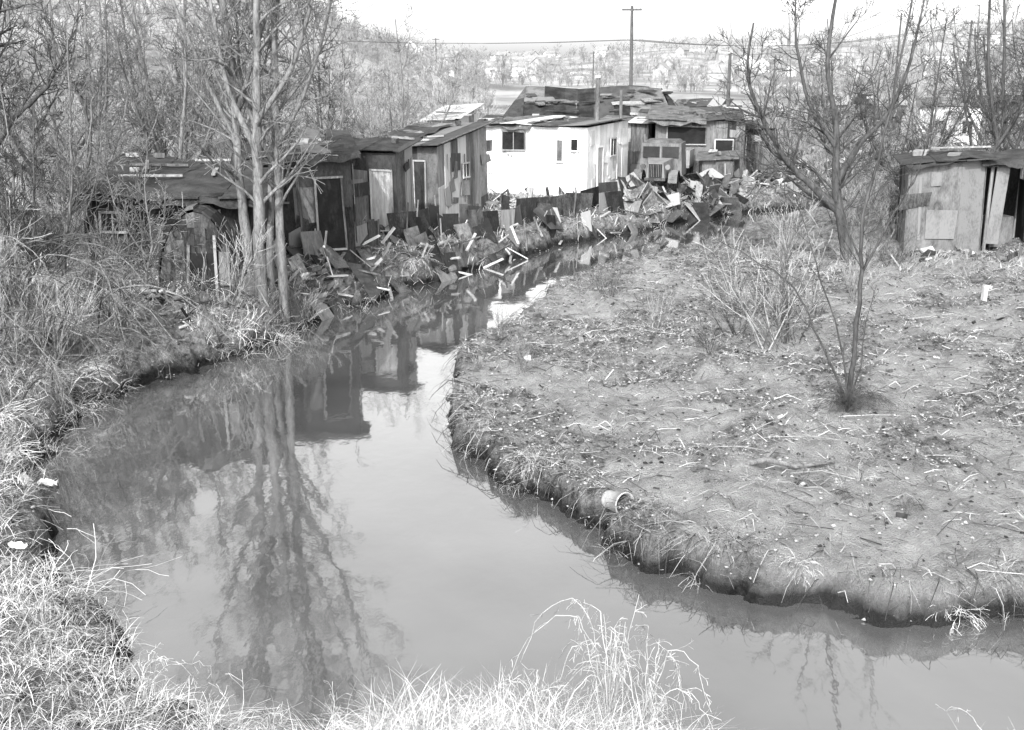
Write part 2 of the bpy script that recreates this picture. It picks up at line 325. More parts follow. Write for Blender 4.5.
shack('tarpaper_lean_to',(-7.4,33.6,1.15),rad(-6),2.5,2.6,2.3,2.6,['tar','tar2','tar'],('tar','tar2'),tilt=.04,clutter=6,drapes=[(-.4,2.7,-.6,2.4,'tar')])
e=empty('barrel_roofed_hut',(-7.0,24.1,1.3),rad(8),.03); mb=MB(); n=14; w=.85; hs=2.2
for i in range(n):
    a0=math.pi*i/n;a1=math.pi*(i+1)/n
    for q in range(2):
        k=rng.choice(['tar2','tar','tar','rust']); r0=w+rng.uniform(0,.03); y0=q*.75;y1=y0+.78
        P=[(-math.cos(a)*r0,y,math.sin(a)*r0*hs-.1) for a,y in ((a0,y0),(a1,y0),(a1,y1),(a0,y1))]; Pi=[(x*.97,y,z*.97) for x,y,z in P]
        mb.hexa(Pi+P,k)
mb.obj('curved_skin',parent=e)
mb=MB()
for i in range(n):
    a0=math.pi*i/n;a1=math.pi*(i+1)/n; q=.82; k='tar2' if i%5 else 'tar'
    mb.hexa([(0,.03,-.4),(-math.cos(a0)*q,.03,math.sin(a0)*q*hs-.1),(-math.cos(a1)*q,.03,math.sin(a1)*q*hs-.1),(0,.03,-.4),(0,.07,-.4),(-math.cos(a0)*q,.07,math.sin(a0)*q*hs-.1),(-math.cos(a1)*q,.07,math.sin(a1)*q*hs-.1),(0,.07,-.4)],k)
for i in range(6): mb.box((-.6+i*.24,-.005-.004*i,.75-abs(i-2.5)*.12),(.23,.02,1.5-abs(i-2.5)*.3),rng.choice(['tar2','rust','tar']),0,0,rng.uniform(-.03,.03))
mb.obj('end_wall',parent=e)
mb=MB(); mb.box((.12,-.05,.35),(.55,.03,.9),'dark',0,0,.05); mb.box((-.18,-.07,.4),(.06,.05,1.2),'wood',0,0,.06); mb.box((.42,-.07,.5),(.06,.05,1.4),'wood'); mb.obj('doorway',parent=e)
def gable(name,loc,yaw,w,d,he,hr,mats,roofm,hip=.0,op=()):
    e=empty(name,loc,yaw,.01)
    for nm,p0,p1 in (('front_wall',(0,0),(w,0)),('right_wall',(w,0),(w,d)),('back_wall',(w,d),(0,d)),('left_wall',(0,d),(0,0))):
        mb=MB(); wall(mb,p0,p1,-.3,he,he,mats); mb.obj(nm,parent=e)
    mb=MB(); mb.hexa([(hip*.3+.05,.1,he),(w-.05-hip*.3,.1,he),(w-.05-hip*.3,d-.1,he),(hip*.3+.05,d-.1,he),(hip+.05,d/2-.05,hr-.05),(w-.05-hip,d/2-.05,hr-.05),(w-.05-hip,d/2+.05,hr-.05),(hip+.05,d/2+.05,hr-.05)],mats[0]); mb.obj('gable_fill',parent=e)
    mb=MB(); u=-.25
    while u<w+.25-.01:
        ww=min(rng.uniform(.6,1.2),w+.25-u)
        for sgn in (0,1):
            cuts=[0,.5+rng.uniform(-.2,.2),1]
            for c0,c1 in zip(cuts[:-1],cuts[1:]):
                j=rng.uniform(0,.07); k=rng.choice(roofm)
                def pt(x,c,up):
                    c=max(c,-.08); yy=c*d/2; z=he+(hr-he)*c+j+up+.08*math.sin(x*1.3)
                    hx=hip*max(c,0); x=min(max(x,hx-.3),w-hx+.3)
                    return (x,yy if sgn==0 else d-yy,z)
                a=c0-(.1 if c0==0 else 0)
                mb.hexa([pt(u-.02,a,0),pt(u+ww+.02,a,0),pt(u+ww+.02,c1,0),pt(u-.02,c1,0),pt(u-.02,a,.03),pt(u+ww+.02,a,.03),pt(u+ww+.02,c1,.03),pt(u-.02,c1,.03)],k)
        u+=ww
    for i in range(int(w*3)):
        x=rng.uniform(0.6,w-.6);c=rng.uniform(.1,.85); z=he+(hr-he)*c+.16
        mb.box((x,c*d/2,z),(rng.uniform(.4,1.6),rng.uniform(.1,.4),.05),rng.choice(['wood','tar','tar2','tar','rust']),rng.uniform(-.9,.9),math.atan2(hr-he,d/2)*.9+rng.uniform(-.05,.05),jag=.3)
    mb.obj('roof',parent=e)
    W={'f':((0,0),(w,0)),'r':((w,0),(w,d)),'l':((0,d),(0,0))}
    for o in op: opening(e,o[0],*W[o[1]],*o[2:6],**(o[6] if len(o)>6 else {}))
    return e
gable('long_tarpaper_shed',(-.3,56,1.0),rad(-3),8.8,6,2.7,4.1,['wood','tar2','tar'],('tar','tar2','tar','tar'),hip=1.2)
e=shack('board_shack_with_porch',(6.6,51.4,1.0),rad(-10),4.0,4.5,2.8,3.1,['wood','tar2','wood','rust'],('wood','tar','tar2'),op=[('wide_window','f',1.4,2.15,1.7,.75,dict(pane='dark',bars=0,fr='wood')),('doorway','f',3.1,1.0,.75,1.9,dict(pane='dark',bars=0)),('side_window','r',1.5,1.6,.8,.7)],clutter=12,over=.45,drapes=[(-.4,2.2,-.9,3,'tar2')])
shack('tool_shed',(8.4,49.1,.95),rad(-12),1.3,1.4,1.25,1.45,['wood','tar2','rust'],('rust','tar2'),clutter=3,tilt=.05)
shack('shanty',(4.4,53.4,1.0),rad(-14),2.1,3,2.6,2.8,['wood','tar2','wood'],('tar2','tin'),clutter=5,tilt=.03)
shack('shanty',(10.4,55.5,1.0),rad(-14),2.6,3,2.2,2.5,['wood','tar2','wood'],('tar2','tar'),clutter=5,tilt=.03)
shack('lean_to',(-1.6,53.5,1.0),rad(-10),2.4,3,2.5,2.7,['wood','tin','tar2'],('tar2','tar'),clutter=5,tilt=.03)
shack('tin_shed',(-3.5,47.2,1.0),rad(-20),1.3,2.2,3.0,3.4,['tin','woodl','tin'],('tin',),clutter=2,tilt=.03)
# derelict truck
e=empty('derelict_truck',(6.15,47.2,1.05),rad(-16)); e.scale=(1.1,1.1,1.1)
mb=MB()
mb.hexa([(-.85,.9,.5),(.85,.9,.5),(.85,2.3,.5),(-.85,2.3,.5),(-.78,1.0,1.75),(.78,1.0,1.75),(.78,2.25,1.78),(-.78,2.25,1.78)],'rust')
mb.hexa([(-.72,1.0,1.752),(.72,1.0,1.752),(.72,2.2,1.782),(-.72,2.2,1.782),(-.6,1.15,1.86),(.6,1.15,1.86),(.6,2.1,1.88),(-.6,2.1,1.88)],'tar2')
mb.hexa([(-.36,-.35,.5),(.36,-.35,.5),(.55,.9,.5),(-.55,.9,.5),(-.3,-.33,1.1),(.3,-.33,1.1),(.5,.9,1.2),(-.5,.9,1.2)],'rust')
mb.obj('cab_and_bonnet',parent=e)
mb=MB(); 
for s in (-1,1): mb.box((s*.38,.93,1.42),(.64,.04,.42),'glass',0,-.06)
mb.box((0,.91,1.42),(.06,.06,.46),'rust'); mb.obj('windscreen',parent=e)
mb=MB(); mb.box((0,-.37,.8),(.5,.04,.5),'dark')
for q in range(-3,4): mb.box((q*.065,-.4,.8),(.015,.03,.48),'rust')
mb.obj('radiator_grille',parent=e)
mb=MB()
for s in (-1,1):
    pts=[(s*.68,-.5,.35),(s*.68,-.4,.62),(s*.68,-.1,.78),(s*.68,.25,.74),(s*.68,.6,.5),(s*.68,.9,.42)]
    for a,b in zip(pts[:-1],pts[1:]): mb.hexa([(a[0]-.17,a[1],a[2]),(a[0]+.17,a[1],a[2]),(b[0]+.17,b[1],b[2]),(b[0]-.17,b[1],b[2]),(a[0]-.17,a[1],a[2]+.04),(a[0]+.17,a[1],a[2]+.04),(b[0]+.17,b[1],b[2]+.04),(b[0]-.17,b[1],b[2]+.04)],'tar2')
mb.obj('mudguards',parent=e)
mb=MB()
for s in (-1,1):
    mb.tube([(s*.6,.1,.33),(s*.8,.1,.33)],.34,'tar',16); mb.tube([(s*.6,2.0,.33),(s*.8,2.0,.33)],.34,'tar',16); mb.tube([(s*.48,-.45,.95),(s*.48,-.3,.95)],.1,'rust',12)
mb.obj('wheels_and_lamps',parent=e)
mb=MB(); mb.box((0,3.6,.75),(1.9,2.5,.1),'wood'); 
for s in (-1,1): mb.box((s*.93,3.6,1.1),(.05,2.5,.6),'wood')
mb.box((0,2.38,1.1),(1.8,.05,.6),'wood'); mb.box((0,2.0,.48),(.8,5,.1),'rust'); mb.obj('truck_bed',parent=e)
# right bank shed
g=gz(12.6,32.4)
e=shack('leaning_tin_shed',(11.7,32.5,g),rad(-13),2.05,2.3,2.4,2.5,['rust','tar2','rust','tar2'],('tar','rust'),side=['tar','tar2'],rows=1,pw=(.45,.8),clutter=7,skew=.2,tilt=.04,drapes=[(-.1,2.3,-.3,2.3,'tar')])
mb=MB()
for x,y in ((2.2,.1),(3.4,.2),(3.4,2.1)): mb.tube([(x,y,-.3),(x+.08,y,2.45)],.05,'wood',6)
mb.box((2.85,1.1,2.5),(1.5,2.5,.05),'tar',0,.03,-.06); mb.box((2.8,2.2,1.1),(1.4,.05,2.5),'tar'); mb.box((3.45,1.5,.9),(.05,1.3,2.0),'tar2'); mb.box((2.5,.12,1.3),(.35,.04,2.3),'rust',.05,.05,.06)
mb.box((2.75,1.3,.4),(.7,.6,.9),'rust',.3); mb.obj('open_lean_to',parent=e)
drape(e,3.4,2.2,2.45,2.6,1.9,3.8,-.3,2.3,'tar',0,.2)
shack('pale_board_house',(27.2,75,gz(28,75)),rad(-18),4,4,2.9,3.4,['woodl','white','woodl'],('tar2',),op=[('window','f',1.2,1.6,.8,.8),('window','f',3,1.6,.6,.8)],clutter=2)
for (x,y,w,h,mt) in ((20.8,70,3,2.2,'wood'),(22.5,85,4.5,2.6,'wood'),(31,82,4,2.4,'tar2'),(33,68,4,2.6,'wood'),(16,78,3.2,1.9,'wood'),(36,90,5,3,'tar2'),(13,90,4,2,'wood')):
    shack('board_shack',(x,y,gz(x+1,y)),rad(rng.uniform(-25,5)),w,3,h,h+.4,[mt,'tar2',mt],('tar2','tar','wood'),op=[('window','f',w*.5,h*.55,.7,.6)],clutter=5,tilt=.04)
# ---------------------------------------------------------------- scrap along the left bank
def along(P,i0,i1,step):
    out=[]
    for i in range(i0,i1):
        a=Vector(P[i]);b=Vector(P[i+1]);n=max(1,int((b-a).length/step))
        for k in range(n):
            q=a.lerp(b,(k+rng.uniform(-.5,.5))/n); out.append((q.x,q.y,math.atan2(b.y-a.y,b.x-a.x)))
    return out
iA=Lb.index((-5.4,24.2)); iB=Lb.index((4.93,42.3))
mb=MB()
for x,y,a in along(Lb,iA,iB,.075):
    dens=.1+.85*float(vnoise(np.array([x*1.1]),np.array([y*1.1]),77)[0])
    if rng.random()>dens*(1.05 if y<35 else .6): continue
    nx_,ny_=-math.sin(a),math.cos(a); off=rng.uniform(-.1,1.1); X0=x+nx_*off;Y0=y+ny_*off
    q=rng.random(); z=max(gz(X0,Y0),-.1)
    if q<.38: h=rng.uniform(.25,1.1);w=rng.uniform(.03,.1);k=rng.choice(['wood','wood','woodl','bark']); mb.box((X0,Y0,z+h*.3),(w,.03,h),k,a+rng.uniform(-1.2,1.2),rng.uniform(-1.1,.9),rng.uniform(-.9,.9))
    elif q<.72: h=rng.uniform(.3,1.15);w=rng.uniform(.2,.9);k=rng.choice(['wood','tar2','tar','rust','tar','wood','tar2']); mb.box((X0,Y0,z+h*.28),(w,.025,h),k,a+rng.uniform(-.3,.3),rng.uniform(-.9,-.05),rng.uniform(-.25,.25),jag=.3)
    else: mb.box((X0,Y0,z+.08),(rng.uniform(.5,1.8),.08,.04),rng.choice(['wood','woodl','wood']),a+rng.uniform(-1,1),rng.uniform(-.4,.4),rng.uniform(-.4,.4))
mb.obj('scrap_board_bulkhead')
mb=MB()
for x,y,a in along(Lb,iA,iB,.4):
    if rng.random()<.35: continue
    nx_,ny_=-math.sin(a),math.cos(a); off=rng.uniform(.9,1.5); X0=x+nx_*off;Y0=y+ny_*off
    h=rng.uniform(.7,1.25); z=gz(X0,Y0); w=rng.uniform(.4,1.4); k=rng.choice(['tar2','tar','rust','wood','tar2','tar'])
    mb.box((X0,Y0,z+h/2-.15),(w,.03,h),k,a+rng.uniform(-.2,.2),rng.uniform(-.25,.15),rng.uniform(-.12,.12),jag=.15)
    if rng.random()<.3: mb.tube([(X0+.1,Y0+.1,z-.2),(X0+rng.uniform(-.2,.3),Y0+.1,z+h*rng.uniform(.6,1.0)+.2)],rng.uniform(.02,.04),'wood',5)
mb.obj('patchwork_fence')
mb=MB()
for i in range(230):
    x=rng.uniform(4.2,10.2); y=42.9+(x-4.9)*.98+rng.uniform(.1,2.6); z=gz(x,y)
    w=rng.choice([.05,.08,.1,.15,.3,.6,.9]);h=rng.uniform(.4,1.8)*(.55 if 5.3<x<7.5 else 1)
    mb.box((x,y,z+h*.22),(w,.025,h),rng.choice(['wood','wood','tar2','tar','tar','rust','wood']),rng.uniform(-1.2,1.2),rng.uniform(.3,1.3)*rng.choice([-1,-1,-1,1]),rng.uniform(-.8,.8),jag=.2)
mb.obj('scrap_lumber_pile')
def junk(name,cx,cy,rx,ry,n,s=1,zmin=.1):
    mb=MB()
    for i in range(n):
        x=cx+rng.gauss(0,rx*.5);y=cy+rng.gauss(0,ry*.5);z=gz(x,y)
        if z<zmin: continue
        w=rng.uniform(.06,.8)*s;h=rng.uniform(.1,.9)*s; q=rng.random()
        if q<.2: mb.tube([(x,y,z+.12*s),(x+w*.5,y+h*.4,z+.2*s)],rng.uniform(.05,.18)*s,rng.choice(['rust','tin','tar2']),9)
        elif q<.6: mb.box((x,y,z+h*.2),(rng.uniform(.5,1.8)*s,.08*min(s,1),.04*min(s,1)),rng.choice(['wood','woodl','bark']),rng.uniform(0,3),rng.uniform(-.5,.5),rng.uniform(-.8,.8))
        else: mb.box((x,y,z+h*.22),(w,rng.uniform(.02,.12)*s,h),rng.choice(['wood','wood','tar2','tar2','rust','tin','tar']),rng.uniform(0,3),rng.uniform(-1.4,1.4),rng.uniform(-.5,.5),jag=.35)
    mb.obj(name)
junk('junk_heap',20,62,9,7,520,1.2); junk('junk_heap',26,70,12,8,320,1.3); junk('junk_heap',1.5,43.5,3,2.5,60,.8); junk('junk_heap',14,57,4,4,320,1.2); junk('junk_heap',12,72,8,8,240,1.3); junk('junk_heap',9.5,53.5,2.5,1.5,70,1.1); junk('junk_heap',12,50.8,2,1,90,1.1)
junk('junk_heap',-3.3,33.2,1.3,1.8,60,.7); junk('junk_heap',-7.2,23.4,2.2,.9,90,.5); junk('junk_heap',13.5,30.8,2.5,.8,40,.5); junk('junk_heap',12,52.5,2.5,2,120,1.0); junk('junk_heap',-1,43,2.5,2.5,60,.8); junk('junk_heap',-5.3,27.2,.8,1.2,70,.6)
junk('bank_litter',5,22,9,10,130,.22,.3); junk('bank_litter',2,15.5,5,3,50,.2,.3)
# ---------------------------------------------------------------- trees
def rv(s): return Vector((rng.uniform(-s,s),rng.uniform(-s,s),rng.uniform(-s,s)))
def grow(mb,p,d,Lg,r,lv,k,rmin,nch,wander=.28,up=.06,ang=(.5,1.05)):
    n=4 if lv>0 else 3; pts=[p.copy()];ds=[d.copy()];rr=[r]
    for i in range(n):
        d=(d+rv(wander)+Vector((0,0,up))).normalized(); p=p+d*(Lg/n); pts.append(p.copy());ds.append(d.copy()); rr.append(max(rmin,r*(1-.75*(i+1)/n)))
    mb.tube(pts,rr,k,7 if r>.06 else (5 if r>.025 else 3),cap=False)
    if lv<=0: return
    for c in range(nch[-lv] if lv<=len(nch) else nch[0]):
        t=rng.uniform(.2,1.0); f=t*n; i=min(int(f),n-1); q=pts[i].lerp(pts[i+1],f-i); dd=ds[i+1]
        ax=dd.cross(rv(1)); 
        if ax.length<1e-3: continue
        nd=Matrix.Rotation(rng.uniform(*ang),3,ax.normalized())@dd
        grow(mb,q,nd,Lg*rng.uniform(.38,.68)*(1.15-.4*t),max(rmin,rr[i+1]*rng.uniform(.45,.75)),lv-1,k,rmin,nch,wander,up,ang)
def limb(mb,pts,r0,r1,k,side,lv,nch,rmin,Ls,up=.05,t0=.3):
    P=[Vector(p) for p in pts]
    Q=[]
    for i in range(len(P)-1):
        a=P[max(i-1,0)];b=P[i];c=P[i+1];d=P[min(i+2,len(P)-1)]
        for s in range(4):
            t=s/4; Q.append(.5*((2*b)+(c-a)*t+(2*a-5*b+4*c-d)*t*t+(3*b-a-3*c+d)*t**3)+rv(.02*(i>0)))
    Q.append(P[-1]); n=len(Q)-1; R=[(r0+(r1-r0)*(i/n)**.8)*rng.uniform(.93,1.07) for i in range(n+1)]
    mb.tube(Q,R,k,9 if r0>.08 else 6,cap=False)
    for c in range(side):
        t=rng.uniform(t0,1); i=min(int(t*n),n-1); dd=(Q[i+1]-Q[i]).normalized(); ax=dd.cross(rv(1)).normalized()
        nd=Matrix.Rotation(rng.uniform(.5,1.1),3,ax)@dd
        grow(mb,Q[i],nd,Ls*rng.uniform(.4,1)*(1.2-.5*t),max(rmin,R[i]*rng.uniform(.25,.55)),lv,k,rmin,nch,up=up)
def tree(name,x,y,limbs,k='bark',nch=(4,4,4),rmin=.006,z=None,lv=2):
    mb=MB()
    for pts,r0,r1,side,Ls in limbs: limb(mb,pts,r0,r1,k,side,lv,nch,rmin,Ls)
    return mb.obj(name,(x,y,(gz(x,y) if z is None else z)-.05),smooth=True)
tree('bare_tree',9.85,31.8,[
 ([(0,0,0),(-.15,0,.7),(-.4,0,1.6),(-.55,0,2.4),(-.62,.2,4),(-1.0,.1,5.8),(-.85,.1,8)],.22,.035,24,2.4),
 ([(-.42,0,1.6),(-1.2,.1,2.3),(-1.95,.2,3.0),(-2.7,.3,4.2),(-3.2,.2,5.4),(-3.1,.3,6.8)],.14,.025,22,2.0),
 ([(-.55,0,2.4),(0,-.2,3.5),(.7,-.3,4.4),(1.2,-.2,5.8),(1.5,0,7.4)],.11,.025,20,2.0),
 ([(-.6,.1,3.4),(-1.3,.6,4.6),(-1.7,.9,6.2),(-1.8,1,7.6)],.08,.02,14,1.8)],k='barkd',nch=(3,4,4),rmin=.008)
tree('bare_sapling',5.63,17.6,[
 ([(0,0,0),(.02,0,1),(.05,0,2.2),(0,0,3.3),(.25,.1,4.6),(.5,.1,6.4),(.55,.1,7.4)],.05,.01,14,1.1),
 ([(.04,0,.1),(-.5,.1,1.2),(-1.0,.2,2.1),(-1.7,.3,2.6),(-2.3,.3,2.9)],.022,.006,9,.8),
 ([(0,0,.2),(-.25,-.1,1.3),(-.75,-.1,2.6),(-1.1,0,3.6)],.018,.006,8,.7),
 ([(0,0,.1),(.1,-.1,.8),(.15,-.1,1.6),(.3,0,2.2)],.015,.005,6,.4),
 ([(.05,0,2.4),(.5,.1,3.3),(.9,.1,4.2),(1.0,.1,5.2)],.022,.006,8,.8),
 ([(.02,0,2.6),(-.35,0,3.4),(-.5,0,4.6)],.02,.006,8,.8)],k='barkd',nch=(2,3,3),rmin=.0045,lv=1)
for (x,y,lean,r) in ((-5.75,24.7,.35,.17),(-6.1,25.1,-.25,.14),(-5.35,25.2,.12,.13),(-5.7,25.6,.6,.1)):
    tree('bare_tree',x,y,[
     ([(0,0,-.3),(.02,0,1),(lean*.25,0,2.6),(lean*.4,.1,4.4),(lean*.8,.1,6.6),(lean*1.4,.2,9),(lean*1.6,.3,12)],r,.04,28,2.3),
     ([(lean*.3,0,3.4),(lean*.3-.6,.1,4.8),(lean-1.1,.2,6.6),(lean-1.5,.2,8.6)],r*.5,.025,13,1.8),
     ([(lean*.35,0,4.0),(lean+.6,.1,5.2),(lean+1.2,-.2,6.8),(lean+1.5,-.2,8.8)],r*.45,.025,13,1.8)],k='bark',nch=(3,3,4),rmin=.0075)
tree('bare_tree',-12.1,26.9,[
 ([(0,0,-.2),(-.1,0,.7),(-.45,0,1.6),(-.6,0,2.8),(-.45,0,4.4),(.2,0,6),(.5,0,8)],.28,.05,20,2.6),
 ([(-.55,0,2.2),(.1,.1,3.1),(1.0,.1,3.9),(1.8,.2,5.2)],.11,.02,14,1.8),
 ([(-.5,0,3.6),(-1.3,.1,4.6),(-1.9,.1,6)],.1,.02,12,1.8)],k='barkd',nch=(3,4,4),rmin=.008)
def gentree(name,x,y,h,r,k='bark',nch=(3,4,3),rmin=.008,forks=4,side=17):
    s=h/8; L=[]
    lx=rng.uniform(-.9,.9)*s; ly=rng.uniform(-.5,.5)*s
    L.append(([(0,0,-.2),(lx*.2,ly*.2,1.2*s),(lx*.5+rng.uniform(-.2,.2),ly*.5,2.8*s),(lx,ly,5*s),(lx*1.3+rng.uniform(-.5,.5)*s,ly*1.2,h)],r,r*.2,side,2.1*s))
    for i in range(forks):
        a=rng.uniform(0,6.28); b=rng.uniform(.2,.5); dx=math.cos(a);dy=math.sin(a); p0=(lx*b,ly*b,b*5*s); sp=rng.uniform(.6,1.5)
        L.append(([p0,(p0[0]+dx*.8*s*sp,p0[1]+dy*.7*s*sp,p0[2]+.9*s),(p0[0]+dx*1.6*s*sp,p0[1]+dy*1.4*s,p0[2]+2.4*s),(p0[0]+dx*2*s*sp,p0[1]+dy*1.8*s,p0[2]+4.0*s)],r*.55,r*.15,int(side*.6),1.7*s))
    return tree(name,x,y,L,k=k,nch=nch,rmin=rmin)
for x,y,h,r in ((-9.8,32.5,8.0,.14),(-8.7,35,7.5,.11),(-13.3,31.5,7.5,.13),(-16.5,31,8,.14),(-4.6,43.5,7,.11),(-15.5,38,9,.15),(-10.8,23.6,4.5,.06),(-6.3,38,7,.09),(-11.5,29.5,6.5,.1),(-14.2,27,7,.1),(-10.9,36,8,.12),(-12.8,40,8,.11),(-9.9,22.2,3.6,.045),(-10.2,24.6,5.5,.07),(-7.8,31.5,6,.08),(-18,35,9,.13),(-7.9,23.3,3.4,.04),(-10.6,19.6,3.6,.05),(-9.3,42,7,.1),(-5.8,35.6,6,.07),(-8.9,29.8,7,.11),(-12.8,34,8,.12)):
    gentree('bare_tree',x,y,h,r,k=rng.choice(['bark','bark','barkd']))
for x,y,h,r in ((15.8,36,8.5,.14),(17.2,35,9,.13),(18.5,41,9,.15),(20.5,45,10,.17),(23,50,10,.16),(14.6,42,5,.08),(25,60,11,.18),(30,64,11,.18),(13,34.8,3.5,.04),(21,36,9,.15),(16,52,6,.09),(27,52,9,.14),(12.5,47,4,.06),(15,60,8,.12),(19,66,8,.12),(13.8,38,7,.09),(22,58,8,.12)):
    gentree('bare_tree',x,y,h,r,k='barkd' if rng.random()<.6 else 'bark')
def shrubmesh(name,k,h,stems,lv,nch,rmin,spread=.6,r=.018,up=.1,wander=.22):
    mb=MB()
    for i in range(stems):
        a=rng.uniform(0,6.28); d=Vector((math.cos(a)*rng.uniform(.1,spread),math.sin(a)*rng.uniform(.1,spread),1)).normalized()
        grow(mb,Vector((rng.uniform(-.25,.25),rng.uniform(-.25,.25),-.05)),d,h*rng.uniform(.55,1),r*rng.uniform(.6,1.1),lv,k,rmin,nch,wander=wander,up=up,ang=(.35,.9))
    return mb.mesh(name)
shr=[shrubmesh('shrub_mesh','twig',rng.uniform(1.6,2.6),13,2,(3,4,4),.005,.9) for _ in range(4)]+[shrubmesh('shrub_mesh','barkd',rng.uniform(1.6,2.4),12,2,(3,4,4),.005,.9) for _ in range(2)]
tang=[shrubmesh('tangle_mesh',k,rng.uniform(.8,1.2),26,1,(3,4),.0032,1.6,.006,-.22,.4) for k in ('grassd','grass','twig','grass')]
tangd=[shrubmesh('dark_tangle_mesh',k,rng.uniform(.8,1.2),30,1,(3,4),.0035,1.8,.006,-.35,.45) for k in ('grassd','twig','barkd','grass')]
fart=[shrubmesh('far_tree_mesh','fartwig',rng.uniform(4,6),5,3,(3,4,4),.025,.5,.08,.12) for _ in range(4)]
def inst(parent,meshes,x,y,s,base,z=None):
    o=bpy.data.objects.new(base,rng.choice(meshes)); COL.objects.link(o); o.parent=parent
    o.location=(x,y,(gz(x,y) if z is None else z)); o.rotation_euler=(rng.uniform(-.12,.12),rng.uniform(-.12,.12),rng.uniform(0,6.28)); o.scale=(s*rng.uniform(.8,1.2),)*2+(s*rng.uniform(.8,1.2),)
def field(name,meshes,n,xr,yr,sr,base,cond=lambda x,y:True,mind=.3,maxd=1e9,rside=None):
    e=empty(name,(0,0,0)); px=[];py=[]
    while len(px)<n:
        x=rng.uniform(*xr);y=rng.uniform(*yr)
        if cond(x,y): px.append(x);py.append(y)
    zz,sd,rs=terrain(np.array(px),np.array(py))
    for x,y,z,s,r in zip(px,py,zz,sd,rs):
        if mind<s<maxd and (rside is None or r==rside): inst(e,meshes,x,y,rng.uniform(*sr),base,z)
field('brush_thicket',shr,140,(-24,-8.2),(15.5,33),(.35,.95),'shrub',lambda x,y: not(-10.2<x<-3.5 and 24<y<37))
field('hillside_brush',shr,190,(-45,-5),(36,85),(.6,1.4),'shrub',lambda x,y: x< -4-(y-36)*.1 and not(-12<x<-3 and y<38))
field('field_brush',shr,130,(10,45),(50,95),(.5,1.3),'shrub',lambda x,y:x>11+(y-50)*.1)
field('bank_brush',shr,26,(10.5,22),(34,46),(.6,1.1),'shrub')
field('distant_woodland',fart,1000,(-170,0),(85,330),(.3,.8),'tree',lambda x,y:-.56<x/y<-.02)
field('distant_tree_line',fart,1100,(-90,450),(240,800),(.5,1.2),'tree',lambda x,y:-.12<x/y<.55)
field('hilltop_woodland',fart,300,(30,170),(95,330),(.4,1.0),'tree',lambda x,y:x/y>.27)
field('bank_brambles',tang,210,(-14,-3),(9.5,26),(.5,1.1),'bramble',mind=-.1,rside=False)
field('foreground_brambles',tang,80,(-6,7),(5.5,10.5),(.3,.6),'bramble',mind=-.1,maxd=4,rside=False)
field('bank_edge_brambles',tangd,620,(-2,13),(10.8,38),(.18,.42),'bramble',mind=-.08,maxd=.5,rside=True)
field('meadow_brambles',tangd,340,(-1,14),(12.5,34),(.12,.4),'bramble',lambda x,y:float(fbm(np.array([x*.5]),np.array([y*.5]),41,5)[0])<.03,mind=.6,rside=True)
field('yard_brambles',tangd,220,(-9,8),(22,48),(.4,.8),'bramble',mind=-.1,maxd=2.2,rside=False)
for (x,y,s) in ((5.2,21.6,.95),(4.7,22.3,.7),(5.9,22.6,.8),(3.2,23.5,.4),(8.2,26,.6),(2.4,27,.5),(.2,20.0,.3),(7.5,30,.8),(-8.0,21.6,.7),(-8.8,18.6,.6),(-9.6,20.3,.7),(10.8,31,.7),(-.2,23.3,.3),(3.9,20.9,.4),(-6.3,24.1,.8),(-5.3,24.9,.7),(-6.8,23.3,.6),(-5.0,26,.6)):
    o=bpy.data.objects.new('bare_shrub',rng.choice(shr)); COL.objects.link(o); o.location=(x,y,gz(x,y)); o.scale=(s,s,s); o.rotation_euler=(0,0,rng.uniform(0,6))
mb=MB()
for i in range(34):
    x=rng.uniform(-10.5,-7.9);y=rng.uniform(17,24.5); z=gz(x,y); a=rng.uniform(-1.2,.3); l=rng.uniform(1.2,3)
    pts=[(x,y,z),(x+math.cos(a)*l*.35,y+math.sin(a)*l*.35,z+l*.35),(x+math.cos(a)*l*.75,y+math.sin(a)*l*.75,z+l*.3),(x+math.cos(a)*l*1.1,y+math.sin(a)*l*1.1,z-.1)]
    limb(mb,pts,.022,.006,rng.choice(['bark','barkd']),9,1,(2,3),.004,.7,up=-.05)
mb.obj('arching_brambles')
# exposed roots and snags along the cut bank
mb=MB()
for x,y,a in along(Rb,Rb.index((9,10.7)),Rb.index((3.99,33.85)),.08):
    nx_,ny_=math.sin(a),-math.cos(a)
    tx=x+nx_*rng.uniform(.1,.4);ty=y+ny_*rng.uniform(.1,.4)
    z=gz(tx,ty)
    if z<.15: tx-=nx_*.6;ty-=ny_*.6; z=gz(tx,ty)
    if z<.15: continue
    sgn=-1 if gz(tx-nx_*.5,ty-ny_*.5)<gz(tx+nx_*.5,ty+ny_*.5) else 1
    ox=nx_*sgn;oy=ny_*sgn; l=rng.uniform(.12,.4); j=rng.uniform(-.25,.25)
    r=rng.uniform(.003,.01)
    mb.tube([(tx-ox*.1,ty-oy*.1,z),(tx+ox*l*.5+j*.3,ty+oy*l*.5,z+rng.uniform(-.02,.08)),(tx+ox*l*.9+j,ty+oy*l*.9+j*.5,z-l*.5),(tx+ox*l+j*1.3,ty+oy*l+j*.7,z-l*rng.uniform(.8,1.2))],[r,r*.9,r*.7,r*.4],rng.choice(['barkd','twig','grassd','barkd']),3,cap=False)
mb.obj('exposed_roots')
